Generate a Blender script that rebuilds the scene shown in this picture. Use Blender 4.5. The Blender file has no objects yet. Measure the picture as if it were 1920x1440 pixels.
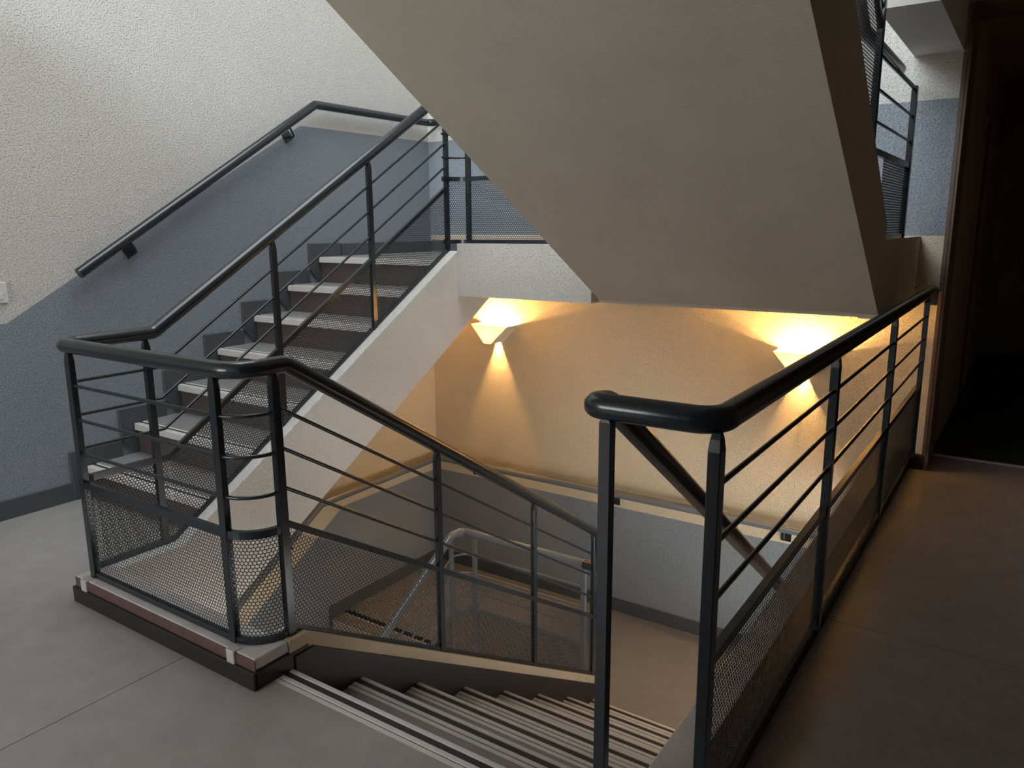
import bpy, math, random
import numpy as np
from mathutils import Vector, Matrix
random.seed(4)
SC = bpy.context.scene
COL = SC.collection

# ------------------------------------------------------------------ camera
CAMP = (3.8422, -1.2882, 1.3241); PITCH, YAW, ROLL, FPX = 0.2038, 0.5955, -0.0066, 1443.2
cp, sp, cy, sy = math.cos(PITCH), math.sin(PITCH), math.cos(YAW), math.sin(YAW)
fwd = Vector((-sy*cp, cy*cp, -sp)); rgt = Vector((cy, sy, 0)); upv = rgt.cross(fwd)
cr, sr = math.cos(ROLL), math.sin(ROLL)
R_, U_ = rgt*cr + upv*sr, upv*cr - rgt*sr
cam = bpy.data.cameras.new('camera'); camo = bpy.data.objects.new('camera', cam); COL.objects.link(camo)
M = Matrix((R_, U_, -fwd)).transposed().to_4x4(); M.translation = Vector(CAMP)
camo.matrix_world = M
SC.cycles.diffuse_bounces = 10; SC.cycles.max_bounces = 14
cam.sensor_width = 36; cam.sensor_fit = 'HORIZONTAL'; cam.lens = FPX/1920*36
cam.clip_start = 0.02
SC.camera = camo

# ------------------------------------------------------------------ world, daylight, exposure
SC.view_settings.view_transform = 'Standard'
SC.view_settings.look = 'None'
SC.view_settings.gamma = 1
SC.view_settings.use_curve_mapping = False
SC.view_settings.exposure = 0.4
w = bpy.data.worlds.new('world'); SC.world = w; w.use_nodes = True
w.node_tree.nodes['Background'].inputs[0].default_value = (0.75, 0.86, 1.0, 1)
w.node_tree.nodes['Background'].inputs[1].default_value = 0.3

def area(name, loc, rot, sx, sy_, power, col):
    l = bpy.data.lights.new(name, 'AREA'); l.shape = 'RECTANGLE'; l.size = sx; l.size_y = sy_
    l.energy = power; l.color = col
    o = bpy.data.objects.new(name, l); o.location = loc; o.rotation_euler = rot; COL.objects.link(o)
    return o
# daylight falling through the roof glazing over the stairwell
area('skylight_daylight', (1.75, 1.0, 5.0), (0, 0, 0), 3.0, 2.4, 85, (0.88, 0.95, 1.0))
# daylight from the tall window high in the back wall of the upper storey
_w = area('upper_window_daylight', (1.3, -3.85, 3.95), (0, 0, 0), 2.4, 2.0, 240, (0.84, 0.92, 1.0))
_w.rotation_euler = (Vector((1.3, 2.2, .8))-Vector((1.3, -3.85, 3.95))).to_track_quat('-Z', 'Y').to_euler()
# daylight from the landing window behind the viewer
area('landing_window_daylight', (1.1, -3.93, 1.35), (math.radians(90), 0, 0), 2.0, 1.3, 44, (0.97, 0.98, 1.0))
# daylight from the glazed entrance of the floor below, right of the lower landing
area('entrance_daylight', (5.1, 0.4, -1.35), (0, math.radians(90), 0), 1.7, 4.0, 110, (1.0, 0.97, 0.92))

# ------------------------------------------------------------------ materials
def mat(name, col, rough=0.6, metal=0.0, spec=0.5, bump=0.0, bscale=60, bdist=0.004, var=0.0, vscale=6, detail=4, kind='noise', coat=0):
    m = bpy.data.materials.new(name); m.use_nodes = True
    nt = m.node_tree; b = nt.nodes['Principled BSDF']
    b.inputs['Base Color'].default_value = (*col, 1); b.inputs['Roughness'].default_value = rough
    b.inputs['Metallic'].default_value = metal; b.inputs['Specular IOR Level'].default_value = spec
    b.inputs['Coat Weight'].default_value = coat
    tc = nt.nodes.new('ShaderNodeTexCoord')
    if var:
        n = nt.nodes.new('ShaderNodeTexNoise'); n.inputs['Scale'].default_value = vscale; n.inputs['Detail'].default_value = 6
        n.inputs['Roughness'].default_value = 0.65
        nt.links.new(tc.outputs['Object'], n.inputs['Vector'])
        mr = nt.nodes.new('ShaderNodeMapRange'); mr.inputs[1].default_value = .3; mr.inputs[2].default_value = .7
        mr.inputs[3].default_value = 1-var; mr.inputs[4].default_value = 1+var
        nt.links.new(n.outputs['Fac'], mr.inputs[0])
        mx = nt.nodes.new('ShaderNodeVectorMath'); mx.operation = 'SCALE'; mx.inputs[0].default_value = col
        nt.links.new(mr.outputs[0], mx.inputs['Scale']); nt.links.new(mx.outputs[0], b.inputs['Base Color'])
    if bump:
        n = nt.nodes.new('ShaderNodeTexNoise'); n.inputs['Scale'].default_value = bscale; n.inputs['Detail'].default_value = detail
        n.inputs['Roughness'].default_value = 0.55
        nt.links.new(tc.outputs['Object'], n.inputs['Vector'])
        src = n.outputs['Fac']
        if kind == 'plaster':     # pressed roughcast: flat ground with raised grains
            mp = nt.nodes.new('ShaderNodeMapRange'); mp.inputs[1].default_value = .50; mp.inputs[2].default_value = .74
            nt.links.new(src, mp.inputs[0]); src = mp.outputs[0]
        bp_ = nt.nodes.new('ShaderNodeBump'); bp_.inputs['Strength'].default_value = bump; bp_.inputs['Distance'].default_value = bdist
        nt.links.new(src, bp_.inputs['Height']); nt.links.new(bp_.outputs['Normal'], b.inputs['Normal'])
    return m
PL = dict(rough=.75, spec=.25, bump=.9, bscale=125, bdist=.0042, detail=2, var=.03, vscale=3, kind='plaster')
M_WHITE = mat('white_roughcast_paint', (.66, .64, .60), **PL)
M_WBRIGHT = mat('brightened_white_stringer_paint', (.84, .81, .76), **PL)  # wall white, lightened to carry the bounce light in the well
M_WWARM = mat('warm_lit_roughcast_paint', (.72, .62, .46), **PL)  # white wall paint with the warm lamp wash mixed into its colour
M_GREY = mat('blue_grey_dado_paint', (.26, .292, .325), **{**PL, 'rough': .5, 'spec': .4})
M_SOFF = mat('soffit_paint', (.60, .54, .45), rough=.8, spec=.2, bump=.35, bscale=140, bdist=.003, var=.06, vscale=2.5)
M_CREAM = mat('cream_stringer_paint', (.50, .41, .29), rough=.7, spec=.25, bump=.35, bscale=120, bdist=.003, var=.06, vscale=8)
M_CEIL = mat('ceiling_paint', (.6, .58, .54), rough=.85)
M_LINO = mat('grey_linoleum', (.32, .302, .285), rough=.42, spec=.45, bump=.06, bscale=220, var=.10, vscale=9)
M_LINO2 = mat('tread_linoleum', (.25, .238, .232), rough=.45, spec=.45, bump=.05, bscale=220, var=.07, vscale=14)
M_RISER = mat('brown_riser_paint', (.085, .068, .060), rough=.5)
M_NOSE = mat('pale_grey_nosing_strip', (.64, .62, .59), rough=.35, spec=.5, var=.08, vscale=30)
M_GROOVE = mat('black_nosing_groove', (.03, .026, .026), rough=.7)
M_SKIRT = mat('dark_grey_skirting_paint', (.075, .085, .093), rough=.45)
M_SKIRTB = mat('brown_black_skirting_paint', (.018, .0145, .0135), rough=.5)
M_COPE = mat('worn_concrete_coping', (.50, .465, .445), rough=.7, bump=.4, bscale=90, var=.12, vscale=12)
M_COPER = mat('red_brown_coping_edge', (.11, .062, .053), rough=.6, bump=.3, bscale=120, var=.2, vscale=25)
M_STEEL = mat('dark_slate_painted_steel', (.016, .021, .025), rough=.2, spec=.6, bump=.04, bscale=300, coat=.08)
M_MESH = mat('dark_painted_perforated_sheet', (.028, .030, .033), rough=.38, spec=.5)
M_STEELL = mat('pale_grey_painted_steel', (.17, .185, .195), rough=.22, spec=.6, coat=.3)  # paler grey than the main railing steel
M_PLAST = mat('white_plastic', (.75, .74, .70), rough=.35)
M_DOORW = mat('dark_brown_wood_paint', (.16, .105, .075), rough=.5, bump=.1, bscale=60)
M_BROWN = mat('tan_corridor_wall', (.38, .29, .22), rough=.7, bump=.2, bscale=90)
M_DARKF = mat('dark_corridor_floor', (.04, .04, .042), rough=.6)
M_CLAY = mat('sconce_plaster', (.72, .68, .6), rough=.7)

# ------------------------------------------------------------------ mesh helpers
class MB:
    def __init__(s): s.v = []; s.f = []; s.sm = []; s.mi = []
    def add(s, vs, fs, smooth=False, mi=0):
        o = len(s.v); s.v += [tuple(v) for v in vs]
        for f in fs: s.f.append(tuple(i+o for i in f)); s.sm.append(smooth); s.mi.append(mi)
        return s
    def box(s, x0, x1, y0, y1, z0, z1, mi=0):
        vs = [(x, y, z) for z in (z0, z1) for y in (y0, y1) for x in (x0, x1)]
        return s.add(vs, [(0, 2, 3, 1), (4, 5, 7, 6), (0, 1, 5, 4), (2, 6, 7, 3), (0, 4, 6, 2), (1, 3, 7, 5)], mi=mi)
    def prism_x(s, x0, x1, yz, mi=0):      # polygon in y,z extruded along x
        n = len(yz); a = sum(yz[i][0]*yz[(i+1) % n][1]-yz[(i+1) % n][0]*yz[i][1] for i in range(n))
        if a < 0: yz = yz[::-1]
        vs = [(x0, y, z) for y, z in yz]+[(x1, y, z) for y, z in yz]
        fs = [tuple(range(n-1, -1, -1)), tuple(range(n, 2*n))]
        fs += [(i, (i+1) % n, n+(i+1) % n, n+i) for i in range(n)]
        return s.add(vs, fs, mi=mi)
    def tube(s, pts, r, n=16, cap=True):
        pts = [Vector(p) for p in pts]; k = len(pts); T = []
        for i in range(k):
            a = pts[max(i-1, 0)]; b = pts[min(i+1, k-1)]
            t = (pts[i]-a).normalized()+(b-pts[i]).normalized() if 0 < i < k-1 else (b-a)
            T.append(t.normalized())
        up = Vector((0, 0, 1)) if abs(T[0].z) < .9 else Vector((1, 0, 0))
        N = (up-T[0]*up.dot(T[0])).normalized(); vs = []; fs = []
        for i in range(k):
            if i: N = (N-T[i]*N.dot(T[i])).normalized()
            B = T[i].cross(N)
            for j in range(n):
                a = 2*math.pi*j/n; vs.append(pts[i]+N*r*math.cos(a)+B*r*math.sin(a))
        for i in range(k-1):
            for j in range(n):
                fs.append((i*n+j, i*n+(j+1) % n, (i+1)*n+(j+1) % n, (i+1)*n+j))
        s.add(vs, fs, True)
        if cap:
            s.add(vs[:n], [tuple(range(n-1, -1, -1))]); s.add(vs[-n:], [tuple(range(n))])
        return s
    def strip(s, pts, w, h):     # rectangular bar swept along pts, width w sideways, h vertical, z at the centre
        pts = [Vector(p) for p in pts]; k = len(pts); vs = []; fs = []
        for i in range(k):
            d = (pts[min(i+1, k-1)]-pts[max(i-1, 0)]); d.z = 0; d.normalize(); sd = Vector((-d.y, d.x, 0))*w/2
            for a, b in ((1, 1), (-1, 1), (-1, -1), (1, -1)):
                vs.append(pts[i]+sd*a+Vector((0, 0, h/2*b)))
        for i in range(k-1):
            for j in range(4): fs.append((i*4+j, (i+1)*4+j, (i+1)*4+(j+1) % 4, i*4+(j+1) % 4))
        fs += [(0, 1, 2, 3), tuple(range(4*k-1, 4*k-5, -1))]
        return s.add(vs, fs)
    def build(s, name, m, parent=None):
        me = bpy.data.meshes.new(name); me.from_pydata(s.v, [], s.f); me.update()
        for mm in (m if isinstance(m, (list, tuple)) else [m]): me.materials.append(mm)
        me.polygons.foreach_set('use_smooth', s.sm); me.polygons.foreach_set('material_index', s.mi)
        o = bpy.data.objects.new(name, me); COL.objects.link(o)
        if parent: o.parent = parent
        return o

def bevel(o, w=.002, seg=2):
    b = o.modifiers.new('bevel', 'BEVEL'); b.width = w; b.segments = seg; b.limit_method = 'ANGLE'; b.angle_limit = math.radians(40)
    return o
def fillet(pts, radii, n=8):
    pts = [Vector(p) for p in pts]; out = [pts[0]]
    for i in range(1, len(pts)-1):
        r = radii[i-1] if isinstance(radii, (list, tuple)) else radii
        a = (pts[i-1]-pts[i]); b = (pts[i+1]-pts[i]); la, lb = a.length, b.length; a.normalize(); b.normalize()
        th = math.acos(max(-1, min(1, a.dot(b))))
        if th > math.radians(179) or r <= 0: out.append(pts[i]); continue
        d = min(r/math.tan(th/2), la*.49, lb*.49); r2 = d*math.tan(th/2)
        c = pts[i]+(a+b).normalized()*(r2/math.sin(th/2))
        p0, p1 = pts[i]+a*d, pts[i]+b*d; v0, v1 = p0-c, p1-c; ang = v0.angle(v1)
        for k in range(n+1):
            t = k/n
            out.append(c+(v0*math.sin((1-t)*ang)+v1*math.sin(t*ang))/math.sin(ang))
    out.append(pts[-1]); return out

def empty(name, loc=(0, 0, 0)):
    o = bpy.data.objects.new(name, None); COL.objects.link(o); o.location = loc; o.empty_display_size = .1; return o
def thing(name, label, cat, group=None):
    o = empty(name); o['label'] = label; o['category'] = cat
    if group: o['group'] = group
    return o
def struct(o, label=None, cat=None):
    o['kind'] = 'structure'
    if label: o['label'] = label
    if cat: o['category'] = cat
    return o
def copy_part(o, dz=(0, 0, 0), parent=None):
    c = o.copy(); COL.objects.link(c); c.parent = parent or o.parent; c.location = Vector(o.location)+Vector(dz); return c

# perforated sheet: 10 mm holes, 12.4 mm pitch, real holes. P(s, h) -> world point; length L, h range function
PITCH_, HOLE = .0124, .0053
def perforated(name, P, L, h0, h1, lo, hi, parent, nseg=6, m=None):
    p = PITCH_; row = p*math.sqrt(3)/2; side = p/math.sqrt(3); cells = []
    j = 0; h = h0
    while h < h1:
        s = (p/2 if j % 2 else 0)+p/2
        while s < L-.2*p:
            if lo(s) < h < hi(s): cells.append((s, h))
            s += p
        h += row; j += 1
    c = np.array(cells)
    if not len(c): return None
    ao = np.radians(np.arange(6)*60+30); ai = np.radians(np.arange(nseg)*360/nseg+30)
    loc = np.concatenate([np.stack([np.cos(ao), np.sin(ao)], 1)*side*1.001, np.stack([np.cos(ai), np.sin(ai)], 1)*HOLE])
    q = nseg//6; tri = []
    for i in range(6):
        o0, o1 = i, (i+1) % 6; I = [6+(i*q+k) % nseg for k in range(q+1)]
        mid = q//2
        for k in range(mid): tri.append((o0, I[k+1], I[k]))
        tri.append((o0, o1, I[mid]))
        for k in range(mid, q): tri.append((o1, I[k+1], I[k]))
    tri = np.array(tri)
    nv = len(loc)
    sh = (c[:, None, :]+loc[None]).reshape(-1, 2)
    co = P(sh[:, 0], sh[:, 1])
    e = 1e-4
    tv = P(sh[:, 0]+e, sh[:, 1])-co; tv[:, 2] = 0; tv /= np.linalg.norm(tv, axis=1)[:, None]
    nrm = np.stack([-tv[:, 1], tv[:, 0], tv[:, 2]*0], 1)*.0008
    isin = np.tile(np.arange(nv) >= 6, len(c)); back = co[isin]+nrm[isin]; nf = len(co); co = np.concatenate([co, back])
    rim = []
    for k in range(nseg):
        a, b_ = k, (k+1) % nseg
        rim.append((a, b_))
    rim = np.array(rim); ci = np.arange(len(c))[:, None]
    fa = ci*nv+6+rim[:, 0]; fb = ci*nv+6+rim[:, 1]; ba = nf+ci*nseg+rim[:, 0]; bb_ = nf+ci*nseg+rim[:, 1]
    RT = np.concatenate([np.stack([fa, fb, bb_], -1).reshape(-1), np.stack([fa, bb_, ba], -1).reshape(-1)])
    F = (tri[None]+(np.arange(len(c))*nv)[:, None, None]).reshape(-1)
    F = np.concatenate([F, RT])
    me = bpy.data.meshes.new(name); nt = len(F)//3
    me.vertices.add(len(co)); me.vertices.foreach_set('co', co.astype('f').ravel())
    me.loops.add(len(F)); me.loops.foreach_set('vertex_index', F.astype('i'))
    me.polygons.add(nt); me.polygons.foreach_set('loop_start', np.arange(0, len(F), 3, dtype='i'))
    me.polygons.foreach_set('loop_total', np.full(nt, 3, 'i'))
    me.update(calc_edges=True); me.materials.append(m or M_MESH)
    o = bpy.data.objects.new(name, me); COL.objects.link(o); o.parent = parent
    return o

# offsets above the curb line shared by all the railings
H_MESH, H_B3, H_B2, H_B1, H_RAIL = .342, .461, .583, .703, .839
def seg_panel(A, B, parent, h0=.012, hm=H_MESH, m=None, nseg=6):
    """straight bay between base points A, B (x, y, z)"""
    A = np.array(A, float); B = np.array(B, float); d = B-A; L = math.hypot(d[0], d[1]); sl = d[2]/L; u = d[:2]/L
    def P(s, h): return np.stack([A[0]+u[0]*s, A[1]+u[1]*s, A[2]+h], 1)
    zl = lambda s: sl*s+h0; zh = lambda s: sl*s+hm
    hmin = min(0, sl*L)+h0; hmax = max(0, sl*L)+hm
    g = .5*PITCH_
    return perforated('perforated_panel', P, L, hmin, hmax, lambda s: zl(s)-g*.2, lambda s: zh(s)+g*.2, parent, nseg, m)
def arc_panel(c, r, a0, a1, z, parent, h0=.012, hm=H_MESH):
    L = abs(a1-a0)*r; sg = 1 if a1 > a0 else -1
    def P(s, h):
        a = a0+sg*s/r; return np.stack([c[0]+r*np.cos(a), c[1]+r*np.sin(a), z+h], 1)
    return perforated('perforated_panel', P, L, h0, hm, lambda s: h0-.01, lambda s: hm+.01, parent, 12)
def post(x, y, z0, z1, parent, ang=0, wa=.028, wp=.020, m=None, top=.035):
    """flat steel upright; wa along the railing, wp across it; tapered at the head. ang = plan direction of the railing"""
    ca, sa = math.cos(ang), math.sin(ang)
    b = MB(); rings = []
    for z, a, p_ in ((z0, wa, wp), (z1-top, wa, wp), (z1-top*.35, wa*.72, wp*.85), (z1, wa*.38, wp*.7)):
        ring = []
        for i, j in ((1, 1), (-1, 1), (-1, -1), (1, -1)):
            lx, ly = i*a/2, j*p_/2; ring.append((x+lx*ca-ly*sa, y+lx*sa+ly*ca, z))
        rings += ring
    fs = [(0, 3, 2, 1), (12, 13, 14, 15)]
    for k in range(3):
        for j in range(4): fs.append((k*4+j, k*4+(j+1) % 4, (k+1)*4+(j+1) % 4, (k+1)*4+j))
    b.add(rings, fs); return bevel(b.build('post', m or M_STEEL, parent), .0015, 1)
def lift(pts, h): return [(p[0], p[1], p[2]+h) for p in pts]
def rails_for(path, parent, heights=(H_B3, H_B2, H_B1), m=None, r=.006, top=True, bottom=True, hm=H_MESH):
    m = m or M_STEEL
    for h in heights: MB().tube(lift(path, h), r, 10).build('bar', m, parent)
    if top: MB().strip(lift(path, hm+.006), .0175, .024).build('panel_frame', m, parent)
    if bottom: MB().strip(lift(path, .010), .0145, .022).build('panel_frame', m, parent)
def arc_pts(c, r, a0, a1, z, n=10):
    return [(c[0]+r*math.cos(a0+(a1-a0)*k/n), c[1]+r*math.sin(a0+(a1-a0)*k/n), z) for k in range(n+1)]

# ------------------------------------------------------------------ key dimensions
RA, TA, RC, TC = .1616, .2646, .1711, .28     # risers and goings of the left and the right flights
YN1, YC0 = .5656, .095
YF = 3.297                                     # far wall
ZU = 7*RA; ZL = -8*RC; HT = ZU-ZL              # half landings, storey height
XA, XC, XG = 1.097, 2.061, 3.4026
SL = .611
def zA(y): return .0955 if y < .354 else .0955+SL*(y-.354)
def zC(y): return .0955 if y < .16 else .0955-SL*(y-.16)

# ------------------------------------------------------------------ floors
floor = struct(empty('floor'))
s = MB()
s.box(0, 3.375, -4, -.043+.02, -.25, -.004); s.box(3.26, 5.2, -4, YF+.35, -.25, -.004)
s.box(0, 1.09, -.03, .58, -.25, -.004); s.box(2.05, 3.27, -.04, .09, -.22, -.004)
s.build('floor_slab', M_LINO, floor)
g = .0015
MB().box(0, 1.7505-g, -4, -.042, -.004, 0).box(0, 1.085, -.042, YN1, -.004, 0).build('floor_sheet', M_LINO, floor)
MB().box(1.7505+g, 3.374, -4, -.042, -.004, 0).box(2.085, 3.23, -.042, YC0-.062, -.004, 0).build('floor_sheet', M_LINO, floor)
MB().box(3.374, 5.2, -4, 1.31-g, -.004, 0).build('floor_sheet', M_LINO, floor)
MB().box(3.374, 5.2, 1.31+g, YF+.33, -.004, 0).build('floor_sheet', M_LINO, floor)
# corridor behind the opening
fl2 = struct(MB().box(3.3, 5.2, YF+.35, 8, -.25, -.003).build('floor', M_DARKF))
struct(MB().box(3.44, 5.2, YF+.33, YF+.36, -.01, .004).build('trim_1', M_NOSE))
# half landings
up = struct(empty('floor'))
MB().box(0, 3.30, 2.20, YF, ZU-.196, ZU-.004).build('landing_slab', M_SOFF, up)
MB().box(0, 3.28, 2.16, YF, ZU-.004, ZU).build('floor_sheet', M_LINO, up)
MB().box(1.16, 2.005, 2.135, 2.26, .935, 1.225).build('edge_beam', M_WHITE, up)
MB().box(3.24, 3.319, 2.19, YF, ZU-.20, 1.253).build('edge_beam', M_SOFF, up)
lo = struct(empty('floor'))
MB().box(0, 3.32, 2.10, YF, ZL-.196, ZL-.004).build('landing_slab', M_SOFF, lo)
MB().box(0, 3.32, 2.10, YF, ZL-.004, ZL).build('floor_sheet', M_LINO2, lo)
MB().box(1.16, 2.005, 2.135, 2.26, .935-HT, ZL+.02).build('edge_beam', M_WHITE, lo)
struct(MB().box(-.1, 5.2, -4, YF+.1, -HT-.3, -HT).build('floor', M_LINO))

# ------------------------------------------------------------------ walls
WB = -HT-.2; WT = 5.25
def wall_quads(name, plane, knots, lines, mats, t=.12):
    b = MB()
    for i in range(len(knots)-1):
        for k in range(len(lines)-1):
            a0, a1 = knots[i], knots[i+1]; z00, z01, z10, z11 = lines[k][i], lines[k][i+1], lines[k+1][i], lines[k+1][i+1]
            vs = [plane(a0, z00), plane(a1, z01), plane(a1, z11), plane(a0, z10)]
            b.add(vs, [(0, 1, 2, 3)], mi=mats[k])
    return b
ys = [-4, .303, .615, 2.085, 2.265, YF]
DU = ZU+.7976; DL = ZL+.775
L0 = [WB]*6
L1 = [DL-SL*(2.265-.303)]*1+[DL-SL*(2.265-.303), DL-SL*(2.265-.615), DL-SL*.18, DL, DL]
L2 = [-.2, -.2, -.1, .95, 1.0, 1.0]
L3 = [.901, .901, 1.083, DU, DU, DU]
L4 = [WT]*6
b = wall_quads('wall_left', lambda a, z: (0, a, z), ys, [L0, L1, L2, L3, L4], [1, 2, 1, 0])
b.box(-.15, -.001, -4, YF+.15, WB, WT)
struct(b.build('wall_left', [M_WHITE, M_GREY, M_WWARM]))
xs = [0, 3.32, 3.444]
b = MB()
def fq(x0, x1, z0, z1, mi): b.add([(x0, YF, z0), (x1, YF, z0), (x1, YF, z1), (x0, YF, z1)], [(0, 1, 2, 3)], mi=mi)
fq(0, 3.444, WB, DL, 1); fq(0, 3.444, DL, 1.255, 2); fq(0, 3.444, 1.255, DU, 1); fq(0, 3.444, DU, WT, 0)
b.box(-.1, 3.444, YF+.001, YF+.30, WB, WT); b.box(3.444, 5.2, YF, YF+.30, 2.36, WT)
struct(b.build('wall_far', [M_WHITE, M_GREY, M_WWARM]))
struct(MB().box(5.2, 5.3, -4, 8, WB, WT).build('wall_right', M_BROWN))
struct(MB().box(2.95, 3.05, -4, -1.06, 0, 2.38).build('added_light_screen', M_WHITE))  # unseen screen added to keep window light off the corridor
struct(MB().box(-.1, 5.3, -4.1, -4, WB, WT).build('wall_back', M_WHITE))
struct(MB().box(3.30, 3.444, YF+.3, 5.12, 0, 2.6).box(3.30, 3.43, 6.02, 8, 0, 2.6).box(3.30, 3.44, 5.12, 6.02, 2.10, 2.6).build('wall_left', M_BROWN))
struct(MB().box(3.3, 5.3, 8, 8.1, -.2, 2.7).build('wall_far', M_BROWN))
# roof round the glazing, ceilings
struct(MB().box(-.1, 5.3, -4, -.3, WT-.1, WT).box(-.1, 5.3, 2.4, YF+.3, WT-.1, WT).box(3.4, 5.3, -.3, 2.4, WT-.1, WT)
       .box(-.1, .1, -.3, 2.4, WT-.1, WT).build('ceiling', M_CEIL))
struct(MB().box(0, 3.36, -4, -.06, 2.25, 2.5).build('ceiling', M_CEIL))
struct(MB().box(3.36, 5.2, -4, YF, 2.38, 2.5).build('ceiling', M_CEIL))
struct(MB().box(3.21, 3.43, 2.235, YF, 2.147, 2.5).build('ceiling', M_CEIL))
struct(MB().box(3.3, 5.2, YF+.3, 8, 2.45, 2.6).build('ceiling', M_BROWN))
# door lining and architrave of the corridor opening
struct(MB().box(3.444, 3.462, YF-.012, YF+.31, 0, 2.35).box(3.430, 3.448, YF-.016, YF, .09, 2.14).box(3.462, 5.2, YF-.012, YF+.31, 2.345, 2.365).build('trim_2', M_DOORW))
# door on the left side of the corridor
d1 = struct(empty('door_1'))
MB().box(3.40, 3.425, 5.17, 5.97, .01, 2.05).build('door_leaf', M_DOORW, d1)
MB().box(3.39, 3.452, 5.12, 5.17, 0, 2.10).box(3.39, 3.452, 5.97, 6.02, 0, 2.10).box(3.39, 3.452, 5.12, 6.02, 2.05, 2.10).build('door_frame', M_BROWN, d1)
MB().tube([(3.425, 5.90, 1.03), (3.47, 5.90, 1.03), (3.47, 5.79, 1.03)], .009, 10).build('door_handle', M_STEELL, d1)

# baseboards
def bb(name, *a, m=M_SKIRT): return struct(bevel(MB().box(*a).build(name, m), .003))
bb('baseboard_left', 0, .012, -4, .498, 0, .092)
bb('baseboard_left', 0, .012, 2.09, YF, ZL, ZL+.095)
bb('baseboard_far', 0, 3.30, YF-.012, YF, ZL, ZL+.095)
bb('baseboard_far', 3.30, 3.443, YF-.014, YF, 0, .085, m=M_SKIRTB)
bb('baseboard_far', .012, 3.24, YF-.012, YF, ZU, ZU+.085)
bb('baseboard_left', 0, .012, 2.155+.8*TA, YF, ZU, ZU+.080)

# ------------------------------------------------------------------ plinth curb round the well (near side)
pl = struct(empty('trim_3'))
x0, x1, y0 = 1.079, 2.093, -.043
cop = MB()
cop.box(x0+.01, x1-.006, y0+.008, .085, .060, .0955)
bevel(cop.build('coping', M_COPE, pl), .004)
bevel(MB().box(x0+.008, x1-.004, y0+.004, y0+.0085, .056, .092).build('coping_edge', M_COPER, pl), .001, 1)
MB().box(x0+.012, x1-.012, y0+.012, .08, -.25, .062).build('curb', M_SOFF, pl)
bevel(MB().box(x0, x1, y0-.006, y0+.010, 0, .058).box(x0, x0+.012, y0, .06, 0, .058).build('skirting', M_SKIRTB, pl), .003)
bevel(MB().box(x1-.012, x1, y0, .16, 0, .056).build('skirting', M_SKIRTB, pl), .003)
for xx in (1.155, 1.985):
    bevel(MB().box(xx-.018, xx+.018, y0-.004, y0+.03, .055, .0985).build('mortar_block', M_COPE, pl), .003)
# side curb of the well along the start of the left flight
# slab face under the near curb, towards the well
MB().box(1.10, 2.06, .05, .083, -.30, .0).build('curb', M_WHITE, pl)

# ------------------------------------------------------------------ stair flights
def flight_left(dz, label, far=False):
    st = thing('staircase', label, 'stairs', 'stair flights')
    for k in range(1, 8):
        y, z = YN1+(k-1)*TA, k*RA+dz
        y2 = y+TA+.03 if k < 7 else y+.10
        MB().box(.004, 1.075, y+.058, y2, z-.012, z).build('tread', M_LINO2, st)
        MB().box(.004, 1.075, y+.022, y+.034, z-RA+.0, z-.010).build('riser', M_RISER, st)
        n = MB(); n.box(.022, 1.070, y, y+.030, z-.036, z-.0005, 0)
        n.box(.022, 1.070, y+.030, y+.045, z-.012, z-.0008, 1); n.box(.022, 1.070, y+.045, y+.058, z-.012, z+.001, 0)
        bevel(n.build('nosing', [M_NOSE, M_GROOVE], st), .003)
        ye = y-.07+TA if k < 7 else y+TA*.75
        zz0 = z-RA+.085 if k > 1 else z-RA
        bevel(MB().prism_x(.001, .016, [(y-.07, zz0), (y-.07, z+.085), (ye, z+.085), (ye, z-.02), (y+.03, z-.05), (y+.03, z-RA-.02)] if k > 1 else
                           [(y-.07, zz0), (y-.07, z+.085), (ye, z+.085), (ye, z-.02), (y+.03, z-.05), (y+.03, z-RA)]).build('skirting_board', M_SKIRT, st), .002, 1)
    yb = lambda y: .362+SL*(y-1.559)+dz
    body = [(.50, yb(.50)), (2.497, .935+dz), (2.6, .935+dz), (2.6, ZU-.05+dz), (YN1+6*TA+.03, ZU-.03+dz)]
    for k in range(6, -1, -1):
        body += [(YN1+k*TA+.03, k*RA+dz+(.0 if k else -.01))]
        if k: body += [(YN1+(k-1)*TA+.03, k*RA-.014+dz)] if False else []
    body = [(.50, yb(.50)), (2.497, .935+dz), (2.6, .935+dz), (2.6, ZU-.03+dz)]
    for k in range(7, 0, -1):
        yk = YN1+(k-1)*TA+.033
        body += [(yk, k*RA-.013+dz), (yk, (k-1)*RA-.013+dz)]
    MB().prism_x(.003, 1.066, body).build('stair_slab', M_SOFF, st)
    # well-side stringer with its pale top
    top = [(.40, .0955+dz-.0), (.412, .0955+SL*.012+dz+.022)]
    pts = [(.05, .0945+dz), (.345, .0945+dz), (2.14, zA(2.14)+dz), (2.14, 1.0+dz), (2.55, .967+dz), (2.55, .933+dz), (2.497, .935+dz), (.50, yb(.50)), (.42, yb(.50)-.012), (.2, yb(.50)-.02), (.05, yb(.5)-.02)]
    s1 = MB().prism_x(1.066, 1.16, pts).build('stringer', M_WBRIGHT, st); bevel(s1, .004)
    return st
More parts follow.
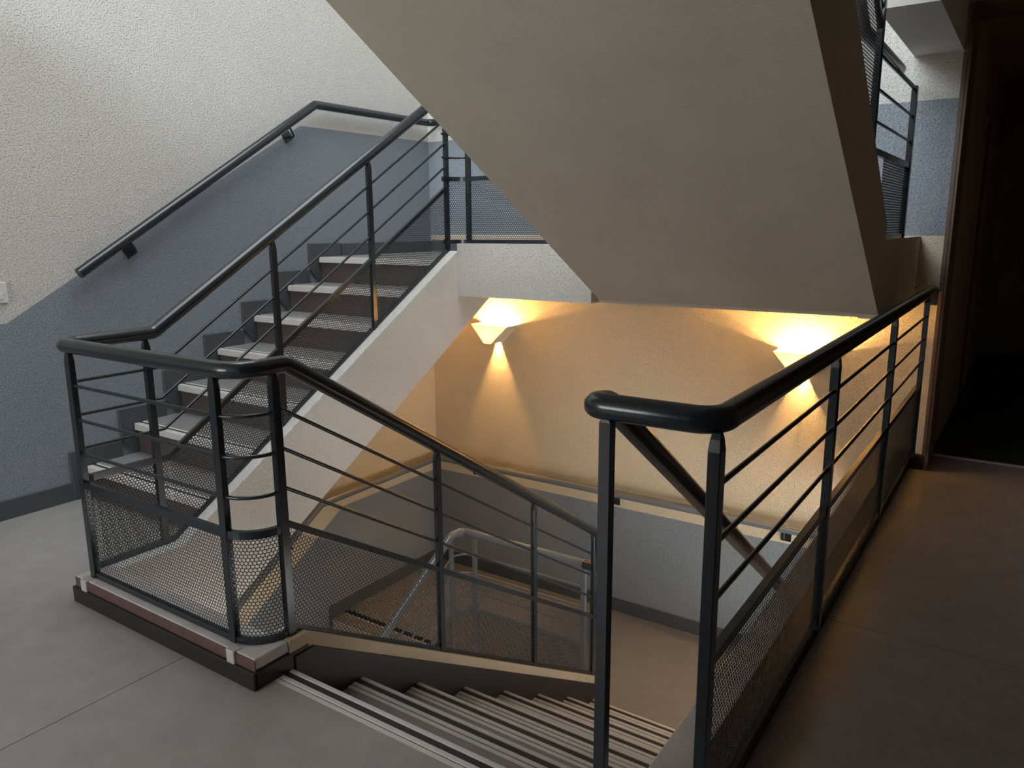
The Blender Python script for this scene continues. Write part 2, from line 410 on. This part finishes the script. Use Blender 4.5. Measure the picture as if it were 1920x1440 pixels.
def flight_right(dz, label, detail=True):
    st = thing('staircase', label, 'stairs', 'stair flights')
    for k in range(0, 8):
        y, z = YC0+k*TC, -k*RC+dz         # y = front edge of the nosing
        xr = 3.29
        n = MB()
        n.box(2.086, xr, y-.016, y, z-.040, z+.001, 0); n.box(2.086, xr, y-.037, y-.016, z-.010, z-.0006, 1)
        n.box(2.086, xr, y-.0535, y-.037, z-.010, z+.0015, 0); n.box(2.086, xr, y-.0565, y-.0535, z-.01, z-.002, 1); n.box(2.086, xr, y-.073, y-.0565, z-.010, z+.0005, 0)
        bevel(n.build('nosing', [M_NOSE, M_GROOVE], st), .002, 1)
        if k: MB().box(2.084, xr, y-TC-.03, y-.074, z-.012, z-.001).build('tread', M_LINO2, st)
        MB().box(2.084, xr, y-.034, y-.0155, z-RC, z-.010).build('riser', M_RISER, st)
    body = []
    for k in range(0, 8):
        yk = YC0+k*TC-.035; body += [(yk, -k*RC-.013+dz), (yk, -(k+1)*RC-.013+dz)]
    sof = lambda y: .955-HT+.64*(2.165-y)+dz
    body += [(2.165, ZL-.013+dz), (2.165, sof(2.165)), (.10, sof(.10)), (-.05, sof(.10)), (-.05, -.013+dz)]
    MB().prism_x(2.09, 3.225, body).build('stair_slab', M_SOFF, st)
    # left stringer with raised curb
    cu = lambda y: (.0955 if y < .16 else .0955-SL*(y-.16))+dz
    ls = MB().prism_x(2.005, 2.091, [(.087, cu(0)), (.16, cu(.16)), (2.20, cu(2.20)), (2.20, ZL-.1+dz), (2.165, sof(2.165)), (.10, sof(.1)), (.087, sof(.1))]).build('stringer', M_CREAM if dz == 0 else M_SOFF, st)
    if dz > 0:
        for v in ls.data.vertices:
            if v.co.x < 2.05: v.co.x = 2.033-.062*(2.165-v.co.y)
    bevel(MB().prism_x(2.089, 2.100, [(.10, .042+dz), (.175, .042+dz), (2.12, .042-SL*1.945+dz), (2.12, ZL+dz), (2.08, ZL+dz), (.10, -.15+dz)]).build('skirting_board', M_SKIRTB, st), .002, 1)
    return st
flight_left(0, 'flight of seven grey steps rising along the left wall to the bright half landing')
sC = flight_right(0, 'steps with worn pale nosings going down from the near floor to the lower landing')
flight_left(-HT, 'lowest flight going down in the shade, seen through the perforated railing panels')
# right side wall of the lower part of flight C and curb beside the corridor
cu = struct(empty('trim_4'))
bevel(MB().box(3.222, 3.312, .11, YF, -.25, .098).build('coping', M_COPE, cu), .004)
MB().box(3.312, 3.372, .03, YF, -.2, .098).build('curb', M_SKIRTB, cu)
MB().box(3.222, 3.312, -.03, .11, -.25, .098).build('coping', M_COPE, cu)

# upper flight seen from below, its soffit and stringer
st = flight_right(HT, 'upper flight crossing overhead, seen as a large smooth sloping soffit')
MB().prism_x(3.225, 3.32, [(2.19, 1.253), (2.19, 1.318), (.45, 2.536), (.0, 2.6), (-.05, 2.3), (.10, .955+.64*2.065), (2.165, .955), (2.25, .94), (2.25, 1.2)]).build('stringer', M_SOFF, st)

# ------------------------------------------------------------------ railing round the well
RR = .0255
rl = thing('stair_railing', 'black steel railing curving round the open well, with perforated sheet and three bars', 'railing')
D1, R2 = .06, .11
# handrail
HR = H_RAIL+.0955
zr = lambda y: zA(y)+H_RAIL
hp = [(XA, 2.10, zr(2.10)), (XA, .345, HR), (XA-.004, 0, HR), (XC-.055, 0, HR), (XC, .11, HR), (XC, .165, HR), (XC, 2.09, zC(2.09)+H_RAIL), (XC, 2.165, -.33), (XC, 2.15, -.47), (XC-.01, 2.2, -.500), (XC-.10, 2.215, -.500)]
hp = [(XA, 2.10, zr(2.10)), (XA, .345, HR), (XA, 0, HR), (XC, 0, HR), (XC, .165, HR), (XC, 2.11, zC(2.11)+H_RAIL), (XC, 2.16, -.49), (XC-.1, 2.19, -.505)]
MB().tube(fillet(hp, [.05, .055, .105, .06, .05, .05], 10), RR, 20).build('handrail', M_STEEL, rl)
# bays
def path_A(ya, yb_): return [(XA, ya, zA(ya)), (XA, yb_, zA(yb_))]
ZB = .0955
corner1 = arc_pts((XA+D1, D1), D1, math.pi, 1.5*math.pi, ZB)
sideA = [(XA, .310, ZB)]+corner1
pA = [(XA, 2.132, zA(2.132)), (XA, .354, ZB)]+[(XA, .31, ZB)]
rails_for(pA, rl); rails_for(sideA, rl)
X2 = XC-R2
rails_for([(XA+D1, 0, ZB), (X2, 0, ZB)], rl)
cpts = arc_pts((X2, R2), R2, -math.pi/2, 0, ZB)
rails_for(cpts+[(XC, .119, ZB)], rl)
pC = [(XC, .119, ZB+.018), (XC, 2.14, zC(2.14))]
rails_for(pC, rl)
for y in (.310, .928, 1.531, 2.132): post(XA, y, zA(y)-.012, zr(y)-.02, rl, math.pi/2)
post(XA+D1, 0, ZB, HR-.018, rl, 0, .030, .022); post(X2, 0, ZB, HR-.018, rl, 0, .030, .022)
post(XC, .119, ZB-.01, HR-.018, rl, math.pi/2, .030, .022)
for y in (.8366, 1.511, 2.10): post(XC, y, zC(y)-.03, zC(y)+H_RAIL-.018, rl, math.pi/2)
for a, b_ in ((.354, .928), (.928, 1.531), (1.531, 2.132)): seg_panel((XA, a, zA(a)), (XA, b_, zA(b_)), rl)
seg_panel((XA, D1, ZB), (XA, .354, ZB), rl); arc_panel((XA+D1, D1), D1, math.pi, 1.5*math.pi, ZB, rl)
seg_panel((XA+D1, 0, ZB), (X2, 0, ZB), rl, nseg=12); arc_panel((X2, R2), R2, -math.pi/2, 0, ZB, rl)
for a, b_ in ((.125, .8366), (.8366, 1.511), (1.511, 2.13)): seg_panel((XC, a, zC(a)), (XC, b_, zC(b_)), rl, nseg=12 if a < .2 else 6)

# ------------------------------------------------------------------ guards on the half landings (with the return down / up the left flight)
def landing_guard(zb, yg, label, low):
    g_ = thing('landing_railing', label, 'railing')
    m = M_STEELL if low else M_STEEL
    r = .10; xa = XA
    c = arc_pts((xa+r, yg-r), r, math.pi, math.pi/2, zb)
    rails_for(c, g_, m=m); rails_for([(xa+r, yg, zb), (1.95, yg, zb)], g_, m=m)
    arc_panel((xa+r, yg-r), r, math.pi, math.pi/2, zb, g_); seg_panel((xa+r, yg, zb), (1.95, yg, zb), g_)
    post(xa+r, yg, zb, zb+H_RAIL-.018, g_, 0, m=m); post(1.95, yg, zb, zb+H_RAIL-.018, g_, 0, m=m)
    if low:
        yS = yg-.10
        dz = zb-(zA(2.13)) ; base = lambda y: zb+.0+SL*(y-yS)*(1)
        P = [(xa, yS, zb), (xa, .6, base(.6))]
        rails_for(P, g_, m=m)
        for y in (yS, 1.46, .85): post(xa, y, base(y)-.01, base(y)+H_RAIL-.018, g_, math.pi/2, m=m)
        for a, b_ in ((1.46, yS), (.85, 1.46)): seg_panel((xa, a, base(a)), (xa, b_, base(b_)), g_, nseg=6)
        h = [(2.0, yg-.005, zb+H_RAIL+.005), (1.95, yg, zb+H_RAIL), (xa, yg, zb+H_RAIL), (xa, yS, zb+H_RAIL), (xa, .6, base(.6)+H_RAIL)]
        MB().tube(fillet(h, [.02, .09, .06], 10), RR, 18).build('handrail', m, g_)
    else:
        h = [(xa, 2.09, zr(2.09)), (xa, 2.13, zb+H_RAIL), (xa+.06, yg, zb+H_RAIL), (1.95, yg, zb+H_RAIL), (2.05, 2.12, zb+H_RAIL+.08), (2.05, 1.95, zb+H_RAIL+.26)]
        MB().tube(fillet(h, [.02, .05, .05, .05], 8), RR, 16).build('handrail', m, g_)
    return g_
landing_guard(1.225, 2.20, 'short perforated guard standing on the white beam of the half landing', False)
landing_guard(-1.345, 2.20, 'shiny grey railing on the lower landing turning down the lowest flight', True)

# ------------------------------------------------------------------ corridor guard, its handrail turning down the right flight
gr = thing('corridor_railing', 'near black railing on the right along the corridor edge, ending at the far wall', 'railing')
GZ, GH = .150, (.627-.150, .744-.150, .857-.150)
gm, grail = .500-.150, .979
path = [(XG, .0125, GZ), (XG, 3.10, GZ)]
rails_for(path, gr, heights=GH, hm=gm)
PY = (.0125, .9916, 2.0516, 3.10)
for y in PY: post(XG, y, .12 if y > .1 else .03, grail-.018, gr, math.pi/2, .030, .024)
post(3.190, .0, -.02, grail-.018, gr, 0, .026, .022, top=.008)
for a, b_ in zip(PY[:-1], PY[1:]): seg_panel((XG, a, GZ), (XG, b_, GZ), gr, hm=gm, nseg=12 if a < .5 else 6)
hp = [(XG+.0, YF-.01, grail), (XG, .0125, grail), (3.150, .0, grail+.003), (3.150, .085, grail-.01), (3.150, 1.409, .063), (3.150, 2.05, -.372)]
MB().tube(fillet(hp, [.05, .045, .06, 0], 10), RR*1.02, 22).build('handrail', M_STEEL, gr)
bevel(MB().box(XG-.035, XG+.035, YF-.014, YF, grail-.08, grail+.0).build('wall_plate', M_STEEL, gr), .002)
for y in PY[1:]:
    bevel(MB().box(3.368, XG, y-.012, y+.012, .125, .14).build('fixing_lug', M_STEEL, gr), .001)

# ------------------------------------------------------------------ railing on the upper flight (right side) and its end on the landing
ur = thing('stair_railing', 'railing high at the upper right beside the overhead flight, louvre-like perforated panel', 'railing')
XS = 3.30
ub = lambda y: 1.318+.70*(2.19-y)
rails_for([(XS, .55, ub(.55)), (XS, 1.82, ub(1.82))], ur, hm=.40); rails_for([(XS, 1.82, ub(1.82)), (XS, 2.19, ub(2.19))], ur, heights=(), top=False)
seg_panel((XS, .95, ub(.95)), (XS, 1.82, ub(1.82)), ur, hm=.40)
post(XS, 1.82, ub(1.82)-.01, 2.36, ur, math.pi/2, .034, .022); post(XS, .95, ub(.95)-.01, ub(.95)+.86, ur, math.pi/2)
zl_ = 1.253
rails_for([(XS, 1.83, zl_), (XS, 2.76, zl_)], ur, heights=(.43, .54, .655), hm=.32, bottom=False)
rails_for([(XS, 2.19, zl_), (XS, 2.76, zl_)], ur, heights=(), top=False)
seg_panel((XS, 2.10, zl_+.0), (XS, 2.76, zl_), ur, hm=.32)
post(XS, 2.76, zl_-.005, 1.925, ur, math.pi/2, .036, .024, top=.004)
MB().tube(fillet([(3.19, .60, 3.06), (3.19, 2.10, 2.05), (3.19, 3.04, 2.05)], [.12], 8), RR, 18).build('handrail', M_STEELL, ur)
MB().tube([(3.19, 2.92, 2.035), (XS, 2.76, 1.915)], .007, 8).build('fixing_rod', M_STEEL, ur)

# ------------------------------------------------------------------ wall handrails
def bracket(parent, p, nrm, tilt=0):
    """wall plate and bent rod; p = point on the wall below the rail, nrm = wall normal"""
    n = Vector(nrm); t = Vector((0, 1, 0)) if abs(n.x) > .5 else Vector((1, 0, 0)); u = Vector((0, 0, 1))
    ct, stt = math.cos(tilt), math.sin(tilt); a = t*ct+u*stt; b2 = -t*stt+u*ct
    p = Vector(p); vs = []
    for d in (0, .006):
        for i, j in ((1, 1), (-1, 1), (-1, -1), (1, -1)): vs.append(p+n*d+a*.030*i+b2*.028*j)
    br = MB().add(vs, [(3, 2, 1, 0), (4, 5, 6, 7), (0, 1, 5, 4), (1, 2, 6, 5), (2, 3, 7, 6), (3, 0, 4, 7)]).build('bracket', M_STEEL, parent)
    MB().tube(fillet([p+n*.003-b2*.004, p+n*.066-b2*.004, p+n*.066+b2*.052], [.016], 6), .006, 8).build('rod', M_STEEL, br)
    for i in (-1, 1): MB().tube([p+n*.005+a*.02*i-b2*.014, p+n*.011+a*.02*i-b2*.014], .0055, 8).build('screw', M_STEEL, br)
def wall_rail(pts, rad, label, m=M_STEEL):
    o = thing('wall_handrail', label, 'handrail'); MB().tube(fillet(pts, rad, 8), RR, 20).build('rail_tube', m, o); return o
ZW = ZU+.9209
w1 = wall_rail([(.07, .616, 1.111), (.07, 2.149, ZW), (.07, YF-.07, ZW), (2.90, YF-.07, ZW)], [.05, .05],
               'round dark handrail on brackets climbing the bright left wall above the steps')
for y in (.915, 1.975): bracket(w1, (0, y, 1.111+.6087*(y-.616)-.085), (1, 0, 0), math.atan(SL))
for x in (1.6, 2.7): bracket(w1, (x, YF, ZW-.06), (0, -1, 0))
ZWL = ZL+.885
w2 = wall_rail([(.07, .55, ZWL-.62*1.46), (.07, 2.01, ZWL-.0), (.07, YF-.07, ZWL+.01), (3.20, YF-.07, ZWL+.01)], [.05, .07],
               'handrail low on the yellow lit walls round the lower landing', M_STEELL)
for x in (.42, 1.6, 2.75): bracket(w2, (x, YF, ZWL-.065), (0, -1, 0))
for y in (1.76, 1.0): bracket(w2, (0, y, ZWL-.62*(2.01-y)-.075), (1, 0, 0), math.atan(.62))

# ------------------------------------------------------------------ wall lamps
def glow_mat():
    m = bpy.data.materials.new('frosted_lamp_glass'); m.use_nodes = True; nt = m.node_tree
    nt.nodes.remove(nt.nodes['Principled BSDF']); out = nt.nodes['Material Output']
    tr = nt.nodes.new('ShaderNodeBsdfTranslucent'); tr.inputs[0].default_value = (1, .95, .85, 1)
    df = nt.nodes.new('ShaderNodeBsdfDiffuse'); df.inputs[0].default_value = (.85, .8, .68, 1)
    mx = nt.nodes.new('ShaderNodeMixShader'); mx.inputs[0].default_value = .8
    nt.links.new(df.outputs[0], mx.inputs[1]); nt.links.new(tr.outputs[0], mx.inputs[2]); nt.links.new(mx.outputs[0], out.inputs[0]); return m
M_GLOW = glow_mat()
M_BULB = bpy.data.materials.new('bulb_glow'); M_BULB.use_nodes = True
_b = M_BULB.node_tree.nodes['Principled BSDF']; _b.inputs['Emission Color'].default_value = (1, .62, .25, 1); _b.inputs['Emission Strength'].default_value = 30
LAMPW = 125
def wall_lamp(x0, x1, zt, zb_, label):
    o = thing('wall_lamp', label, 'lamp', 'wall lamps on the far wall')
    cx = .5*(x0+x1)-.015; hw = .029; d = .14; t = .005
    yf, yw = YF-d, YF-.002
    def slab(a, b_, name, m):
        vs = a+b_; n = len(a)
        MB().add(vs, [tuple(range(n-1, -1, -1)), tuple(range(n, 2*n))]+[(i, (i+1) % n, n+(i+1) % n, n+i) for i in range(n)]).build(name, m, o)
    F = [(x0, yf, zt), (x1, yf, zt), (cx+hw, yf, zb_), (cx-hw, yf, zb_)]
    slab([(x, y-t, z) for x, y, z in F], F, 'front_shade', M_GLOW)
    for (xt, xb, s_) in ((x0, cx-hw, -1), (x1, cx+hw, 1)):
        Q = [(xt, yf-t, zt), (xt, yw, zt), (xb, yw, zb_), (xb, yf-t, zb_)]
        slab([(x+s_*t, y, z) for x, y, z in Q], Q, 'side_shade', M_CLAY)
    MB().box(cx-hw+.001, cx-.013, yf, yw, zb_, zb_+.004).box(cx+.013, cx+hw-.001, yf, yw, zb_, zb_+.004).build('light_baffle', M_CLAY, o)  # strips added to narrow the light cone below the lamp
    bevel(MB().box(cx-.03, cx+.03, yw-.02, yw, zt-.09, zt-.03).build('backplate', M_CLAY, o), .003)
    MB().tube([(cx, yw-.02, zt-.06), (cx, yw-.045, zt-.06)], .012, 12).build('lamp_holder', M_PLAST, o)
    bl = MB(); n, m_ = 14, 8; c = Vector((cx, yw-.066, zt-.06)); vs = []; fs = []
    for i in range(m_+1):
        th = math.pi*i/m_
        for j in range(n): a = 2*math.pi*j/n; vs.append(c+Vector((math.sin(th)*math.cos(a), math.cos(th)*1.2, math.sin(th)*math.sin(a)))*.017)
    for i in range(m_):
        for j in range(n): fs.append((i*n+j, i*n+(j+1) % n, (i+1)*n+(j+1) % n, (i+1)*n+j))
    bl.add(vs, fs, True).build('bulb', M_BULB, o)
    l = bpy.data.lights.new('lamp_light', 'POINT'); l.energy = LAMPW; l.color = (1, .56, .19); l.shadow_soft_size = .022
    lo_ = bpy.data.objects.new('lamp_light', l); lo_.location = c; COL.objects.link(lo_); lo_.parent = o
    return o
wall_lamp(.478, .793, .621, .487, 'lit wedge-shaped wall lamp near the left corner, just under the white beam')
wall_lamp(2.640, 2.951, .605, .478, 'lit wedge-shaped wall lamp on the right, half hidden behind the corridor handrail')

# ------------------------------------------------------------------ small things
sw = thing('light_switch', 'white plastic wall switch at the left edge on the bright wall', 'switch')
bevel(MB().box(0, .011, .232, .322, .995, 1.088).build('plate', M_PLAST, sw), .003)
bevel(MB().box(.011, .014, .245, .300, 1.012, 1.040).build('rocker', M_PLAST, sw), .001)
hk = thing('wall_hook', 'tiny black L-shaped hook on the wall above the end of the corridor handrail', 'hook')
MB().tube([(3.285, YF-.006, 1.045), (3.29, YF-.010, 1.0), (3.325, YF-.010, .985)], .0045, 8).build('hook_rod', M_STEEL, hk)
MB().tube([(3.29, YF, 1.0), (3.29, YF-.014, 1.0)], .008, 8).build('hook_base', M_STEEL, hk)
